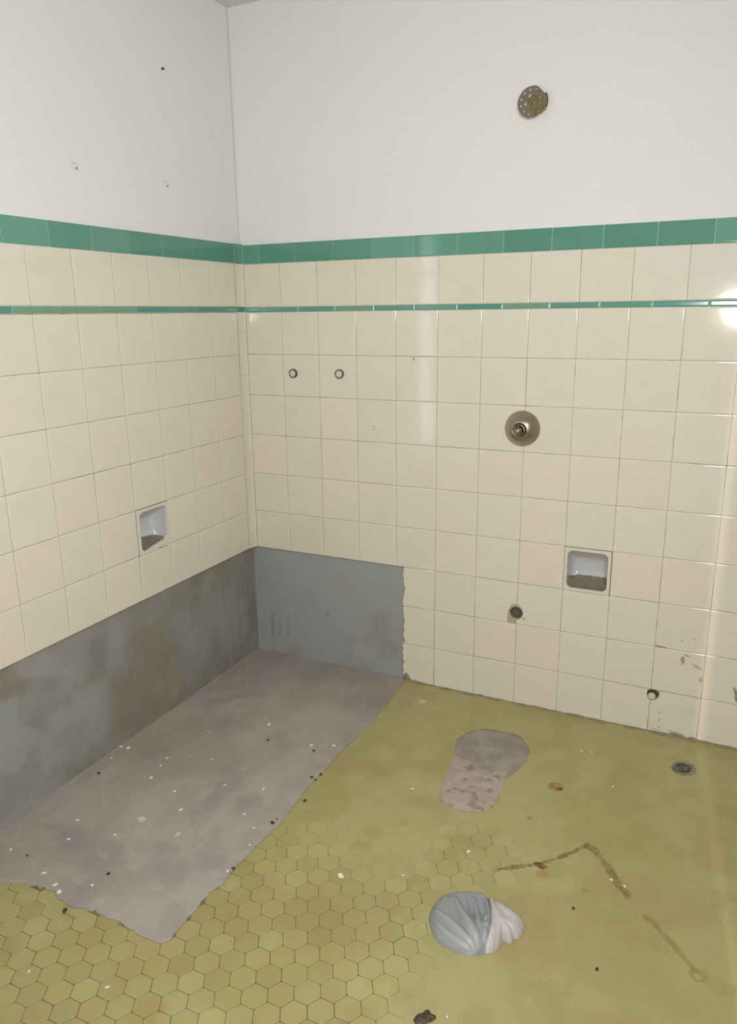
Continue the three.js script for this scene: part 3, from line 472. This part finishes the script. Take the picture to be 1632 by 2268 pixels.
// plastic bag pushed over the waste pipe
{ const g = group('plastic_bag', 'crumpled grey-white plastic bag stuffed over a floor waste pipe', 'plastic bag');
  const o = fz([[1.18, 1.085], [1.172, 1.045], [1.184, 1.0], [1.222, 0.97], [1.26, 0.957], [1.281, 0.966], [1.3, 0.99], [1.318, 1.03], [1.33, 1.07], [1.338, 1.1], [1.31, 1.13], [1.262, 1.143], [1.212, 1.128]]);
  const G = [1.318, 1.118], ridge = (x, z, ax, az, bx, bz, w) => Math.max(0, 1 - seg(x, z, [ax, az], [bx, bz])[0] / w);
  const film = (f, a, x, y) => {
    const z = -y, rimBack = ss(1.06, 0.97, z); let h = 0.03 * Math.pow(Math.max(0, 1 - Math.pow(f, 3)), 0.6);
    h += 0.016 * Math.exp(-(((f - 0.82) / 0.14) ** 2)) * (0.2 + 0.8 * ss(1.25, 1.3, x)) * (1 - ss(0.93, 1, f)) * ss(1.12, 1.06, z);   // raised lip round the pipe mouth
    h -= 0.016 * Math.exp(-((x - 1.262) ** 2 + (z - 1.035) ** 2) / 0.0014);
    h += 0.016 * Math.pow(ridge(x, z, 1.215, 1.02, G[0] - 0.012, G[1], 0.016), 1.1) * (1 - f * f);
    h += 0.011 * Math.pow(ridge(x, z, 1.188, 1.068, G[0] - 0.03, G[1] + 0.006, 0.012), 1.1) * (1 - f * f);
    h += 0.009 * Math.pow(ridge(x, z, 1.258, 0.995, G[0], G[1] - 0.02, 0.009), 1.1) * (1 - f * f);
    h += 0.006 * Math.pow(ridge(x, z, 1.238, 1.0, G[0] - 0.01, G[1] - 0.01, 0.007), 1.1) * (1 - f * f);
    return Math.max(0.0006, h + 0.003 * (fbm(x * 70, z * 70, 551, 3) - 0.5) * (1 - f));
  };
  mesh('film', onFloor(domed(dense(o.reverse(), 150, 0.0015, 9), 50, film, 1.262, -1.045)), new THREE.MeshPhysicalMaterial({ color: rgb(140, 143, 143), roughness: 0.38 }), g).userData.label = 'thin grey film drawn over the pipe mouth';
  const foldM = new THREE.MeshPhysicalMaterial({ color: rgb(152, 155, 155), roughness: 0.42 }), toF = (x, z) => { let a = Math.atan2(-z + 1.045, x - 1.262), best = 9, rr0 = 0.09; for (const p of o) { const q = Math.atan2(p[1] + 1.045, p[0] - 1.262), d = Math.abs(((q - a + 9.4248) % 6.2832) - 3.1416); if (d < best) { best = d; rr0 = Math.hypot(p[0] - 1.262, p[1] + 1.045); } } return Math.min(1, Math.hypot(x - 1.262, z - 1.045) / rr0); };
  for (const [path, w] of [[[[1.314, 1.122], [1.28, 1.088], [1.245, 1.048], [1.212, 1.012]], 0.019], [[[1.308, 1.13], [1.268, 1.112], [1.225, 1.09], [1.186, 1.068]], 0.014], [[[1.3, 1.135], [1.262, 1.128], [1.222, 1.112], [1.198, 1.096]], 0.01], [[[1.322, 1.11], [1.312, 1.08], [1.304, 1.05], [1.29, 1.01]], 0.01], [[[1.317, 1.112], [1.296, 1.075], [1.276, 1.035], [1.262, 1.0]], 0.007]]) {
    const cv = new THREE.CatmullRomCurve3(path.map(([x, z]) => new THREE.Vector3(x, 0, z))), pos = [], idx = [], n = 30, m = 8;
    for (let i = 0; i <= n; i++) { const t = i / n, p = cv.getPoint(t), d = cv.getTangent(t), ww = w * Math.sin(Math.PI * Math.min(0.97, 0.18 + 0.8 * t)) * (1 - 0.25 * t); for (let k = 0; k <= m; k++) { const u = (k / m - 0.5) * 2, x = p.x - d.z * ww * u, z = p.z + d.x * ww * u; pos.push(x, film(toF(x, z), 0, x, -z) + 0.0006 + ww * 0.5 * Math.pow(1 - u * u, 0.9) - (Math.abs(u) === 1 ? 0.002 : 0), z); } }
    for (let i = 0; i < n; i++) for (let k = 0; k < m; k++) { const a = i * (m + 1) + k; idx.push(a, a + 1, a + m + 2, a, a + m + 2, a + m + 1); }
    const fg = new THREE.BufferGeometry(); fg.setAttribute('position', new THREE.Float32BufferAttribute(pos, 3)); fg.setIndex(idx); fg.computeVertexNormals(); mesh('fold', fg, foldM, g);
  }
  const lo = fz([[1.283, 0.962], [1.3, 0.968], [1.313, 0.964], [1.34, 0.975], [1.366, 0.984], [1.384, 1.004], [1.386, 1.03], [1.38, 1.05], [1.373, 1.05], [1.37, 1.068], [1.362, 1.07], [1.352, 1.068], [1.349, 1.085], [1.345, 1.1], [1.33, 1.118], [1.32, 1.11], [1.312, 1.06], [1.3, 1.01]]);
  mesh('gathered_corner', onFloor(domed(dense(lo.reverse(), 120, 0.002, 12), 36, (f, a, x, y) => {
    const z = -y; let h = 0.034 * Math.pow(Math.max(0, 1 - Math.pow(f, 2.6)), 0.6);
    h += 0.014 * Math.pow(ridge(x, z, 1.29, 0.985, 1.33, 1.1, 0.016), 1.2) * (1 - f * f) - 0.009 * Math.pow(ridge(x, z, 1.31, 0.985, 1.345, 1.02, 0.02), 1) * (1 - f);
    h += 0.007 * Math.pow(ridge(x, z, 1.328, 1.1, 1.378, 1.03, 0.014), 1.1) * (1 - f) + 0.004 * (fbm(x * 55, z * 55, 561, 3) - 0.5) * (1 - f);
    return Math.max(0.0008, h);
  }, 1.335, -1.035)), new THREE.MeshPhysicalMaterial({ color: rgb(188, 183, 179), roughness: 0.5 }), g).userData.label = 'whiter gathered corner of the bag';
  mesh('waste_pipe', new THREE.CylinderGeometry(0.045, 0.045, 0.01, 28).translate(1.262, 0.005, 1.035), pipeM, g);
}
// small waste hole by the wall
{ const g = group('floor_drain_hole', 'small dark pipe hole in the floor close to the far wall at right', 'hole');
  mesh('mortar_collar', onFloor(domed(dense(fz([[1.64, 0.2], [1.645, 0.165], [1.67, 0.142], [1.7, 0.155], [1.712, 0.185], [1.695, 0.212], [1.665, 0.222]]).reverse(), 40, 0.004, 3), 8, (f, a, x, y) => 0.0008 + 0.004 * (1 - f) * fbm(x * 90, y * 90, 561, 3) - 0.003 * ss(0.024, 0.018, Math.hypot(x - 1.673, y + 0.187)), 1.673, -0.187)), mortarM, g);
  mesh('pipe_rim', new THREE.LatheGeometry([[0.021, 0.0005], [0.021, 0.007], [0.0195, 0.0085], [0.0175, 0.007], [0.0165, 0.001], [0, 0.0009]].map((p) => new THREE.Vector2(...p)), 24).translate(1.673, 0, 0.187), std({ color: rgb(88, 88, 76), metalness: 0.3, roughness: 0.7 }), g);
  mesh('rubble', mergeGeometries([[1.664, 0.196], [1.68, 0.192], [1.69, 0.178], [1.655, 0.204]].map(([x, z], i) => new THREE.IcosahedronGeometry(0.007 + 0.002 * (i % 2), 1).scale(1.2, 0.7, 1).rotateY(i).translate(x, 0.006, z))), std({ color: rgb(104, 102, 88), roughness: 1 }), g); }
// dark lump at the bottom edge of the picture
{ const o = fz([[1.243, 1.335], [1.246, 1.32], [1.254, 1.312], [1.258, 1.303], [1.264, 1.301], [1.268, 1.307], [1.279, 1.308], [1.283, 1.315], [1.276, 1.326], [1.264, 1.337], [1.252, 1.343]]);
  solo('dried_leaf', onFloor(domed(dense(o.reverse(), 40, 0.0015, 3), 10, (f, a, x, y) => 0.0006 + (1 - f * f) * (0.002 + 0.009 * fbm(x * 130, y * 130, 571, 3)), 1.264, -1.321)), std({ roughness: 0.6, map: reps(tex(128, 128, (u, v) => mix3([62, 52, 32], [104, 86, 66], ss(0.5, 0.8, fbm(u * 10, v * 10, 581, 3)))), 12, 12) }), 'dark brown crumpled dead leaf on the tiles at the picture bottom', 'leaf'); }
// white paint flakes and dark grit
const flakeM = std({ color: rgb(226, 220, 208), roughness: 0.8 }), gritM = std({ color: rgb(64, 56, 42), roughness: 1 }), chipM = std({ color: rgb(196, 184, 164), roughness: 0.9 });
function flakeGeo(r, s, lift) { const o = circle(0, 0, r, 9, 0.7, s).map(([x, y]) => [x * 1.25, y * 0.85]); return onFloor(slab(o, 0.001, 0.0003)).rotateX(lift * (hash(s, 1) - 0.5)).rotateY(s * 1.7); }
const px = (u, v, y = 0) => { const d = new THREE.Vector3((u / 1632) * 2 - 1, 1 - (v / 2268) * 2, 0.5).unproject(camera).sub(camera.position); return camera.position.clone().addScaledVector(d, (y - camera.position.y) / d.y); };
const flakeAt = [[596, 1603, 7], [461, 1620, 3.5], [284, 1656, 7], [268, 1653, 5], [247, 1678, 4], [370, 1679, 4], [356, 1695, 4], [335, 1722, 4.5], [387, 1752, 4], [470, 1681, 3.5], [498, 1738, 4], [401, 1793, 5], [171, 1816, 4.5], [152, 1858, 4], [255, 1848, 4], [24, 1881, 4], [98, 1933, 5], [131, 1975, 6], [123, 1959, 5], [204, 1960, 4], [690, 1650, 5], [740, 1651, 6], [583, 1747, 4.5], [541, 1803, 3.5], [562, 1833, 3], [553, 1871, 3.5], [504, 1929, 4]];
flakeAt.forEach(([u, v, r], i) => { const p = px(u, v, 0.0055), o = solo('paint_flake', flakeGeo(r / 1000, i + 1, 0.3), flakeM, 'small white paint flake on the cement bed, ' + (p.x > 0.5 ? 'near its edge along the yellow tiles' : p.x < 0.13 ? 'close to the foot of the left wall' : p.z > 1.2 ? 'near its front end' : p.z < 0.75 ? 'in its far half' : 'in its middle'), 'paint flake', { group: 'paint flakes on the cement bed' }); o.position.set(p.x, 0.0058, p.z); });
[[313, 1814, 12], [393, 1848, 9]].forEach(([u, v, r], i) => { const p = px(u, v, 0.005), o = solo('plaster_chip', flakeGeo(r / 1000, 50 + i, 0.05), chipM, i ? 'pale plaster chip on the cement bed, the fainter right one of two' : 'largest pale plaster chip in the middle of the cement bed', 'plaster chip'); o.position.set(p.x, 0.0052, p.z); });
[[755, 1939, 7], [1037, 1886, 5], [913, 1746, 3.5], [1310, 1665, 4], [1288, 1663, 4], [1357, 1742, 3.5], [1354, 1948, 4], [1383, 1963, 4], [238, 2186, 4], [64, 2151, 3.5], [990, 2252, 2.5], [893, 1938, 3]].forEach(([u, v, r], i) => { const p = px(u, v, 0.001), o = solo('plaster_crumb', flakeGeo(r / 1000, 70 + i, 0.3), flakeM, 'tiny white plaster crumb on the yellow tiles, ' + (p.x > 1.5 ? 'beside the brown angled stain' : p.x > 1.25 ? 'right of the mortar patch' : p.x < 0.8 ? 'in front of the cement bed' : 'between cement bed and bag'), 'plaster crumb', { group: 'plaster crumbs on the hexagon tiles' }); o.position.set(p.x, 0.0013, p.z); });
{ const p = px(936, 1553, 0.002), o = solo('mortar_flake', flakeGeo(0.014, 90, 0.05), chipM, 'flat pale mortar flake on yellow tiles near the cement bed corner', 'mortar flake'); o.position.set(p.x, 0.0016, p.z); }
[[219, 1714, 4.5], [240, 1937, 4.5], [143, 2016, 6], [690, 1723, 5], [698, 1726, 4], [711, 1714, 4], [603, 1824, 5.5], [613, 1814, 4.5], [516, 1923, 5], [695, 1664, 4], [593, 1640, 4], [1322, 2144, 4], [1270, 2010, 3.5], [60, 1896, 3.5], [675, 1772, 5]].forEach(([u, v, r], i) => {
  const p = px(u, v, 0.004), onBed = p.x < 0.66 && p.z < 1.4, g = new THREE.IcosahedronGeometry(r / 1000, 1), q = g.attributes.position;
  for (let k = 0; k < q.count; k++) { const s = 0.7 + 0.6 * hash(Math.round(q.getX(k) * 1e5), Math.round(q.getY(k) * 1e5), i); q.setXYZ(k, q.getX(k) * s * 1.2, q.getY(k) * s * 0.6, q.getZ(k) * s * 0.8); } g.computeVertexNormals();
  const o = solo('grit', g, gritM, onBed ? (p.x > 0.55 ? 'dark dirt crumb on the cement bed beside its long edge' : 'dark dirt crumb out on the grey cement bed') : (p.x > 0.9 ? 'dark dirt crumb on the smeared yellow tiles right of the bag' : 'dark dirt crumb on yellow tiles just beside the cement bed'), 'dirt crumb', { group: 'dark crumbs scattered on the floor' }); o.position.set(p.x, (onBed ? 0.0045 : 0) + r * 0.00055, p.z); o.rotation.y = i; });

// ---------------------------------------------------------------- lamps behind the camera
{ const g = group('tube_lamp', 'white fluorescent tube lamp on the right wall, outside the picture', 'lamp');
  mesh('housing', new RoundedBoxGeometry(1.26, 0.06, 0.05, 2, 0.006), paintM, g);
  mesh('tube', new THREE.CylinderGeometry(0.013, 0.013, 1.18, 20).rotateZ(Math.PI / 2).translate(0, -0.005, 0), std({ color: 0xffffff, emissive: new THREE.Color().setRGB(0.94, 1, 1.18), emissiveIntensity: 3 }), g).position.set(0, 0, -0.042);
  for (const s of [-1, 1]) mesh('end_cap', new RoundedBoxGeometry(0.02, 0.035, 0.03, 2, 0.004), paintM, g).position.set(s * 0.6, -0.003, -0.04);
  g.position.set(XR - 0.025, 2.18, 2.15); g.rotation.y = Math.PI / 2; }
{ const g = group('hall_lamp', 'bare glowing bulb hanging in the hall beyond the door, outside the picture', 'lamp');
  mesh('bulb', new THREE.SphereGeometry(0.03, 20, 14), std({ color: 0xffffff, emissive: new THREE.Color().setRGB(1, 0.95, 0.88), emissiveIntensity: 4 }), g);
  mesh('socket', new THREE.CylinderGeometry(0.016, 0.014, 0.04, 16).translate(0, 0.045, 0), paintM, g);
  mesh('cord', new THREE.CylinderGeometry(0.003, 0.003, H - hallBulb.y - 0.06, 8).translate(0, (H - hallBulb.y + 0.06) / 2, 0), paintM, g);
  g.position.copy(hallBulb); }
{ const g = group('smartphone', 'dark smartphone held at eye height with its flash lit, outside the picture', 'phone');
  mesh('body', new RoundedBoxGeometry(0.074, 0.155, 0.008, 3, 0.0035), std({ color: rgb(28, 28, 30), roughness: 0.3 }), g).position.set(0.014 - 0.026, -0.056, 0.016);
  mesh('flash_lens', new THREE.CylinderGeometry(0.004, 0.004, 0.001, 20).rotateX(Math.PI / 2), std({ color: 0xffffff, emissive: 0xfff6ea, emissiveIntensity: 20 }), g).position.set(-0.026, 0.004, 0.0118);
  g.position.copy(camera.position); g.quaternion.copy(camera.quaternion); }

renderer.render(scene, camera);
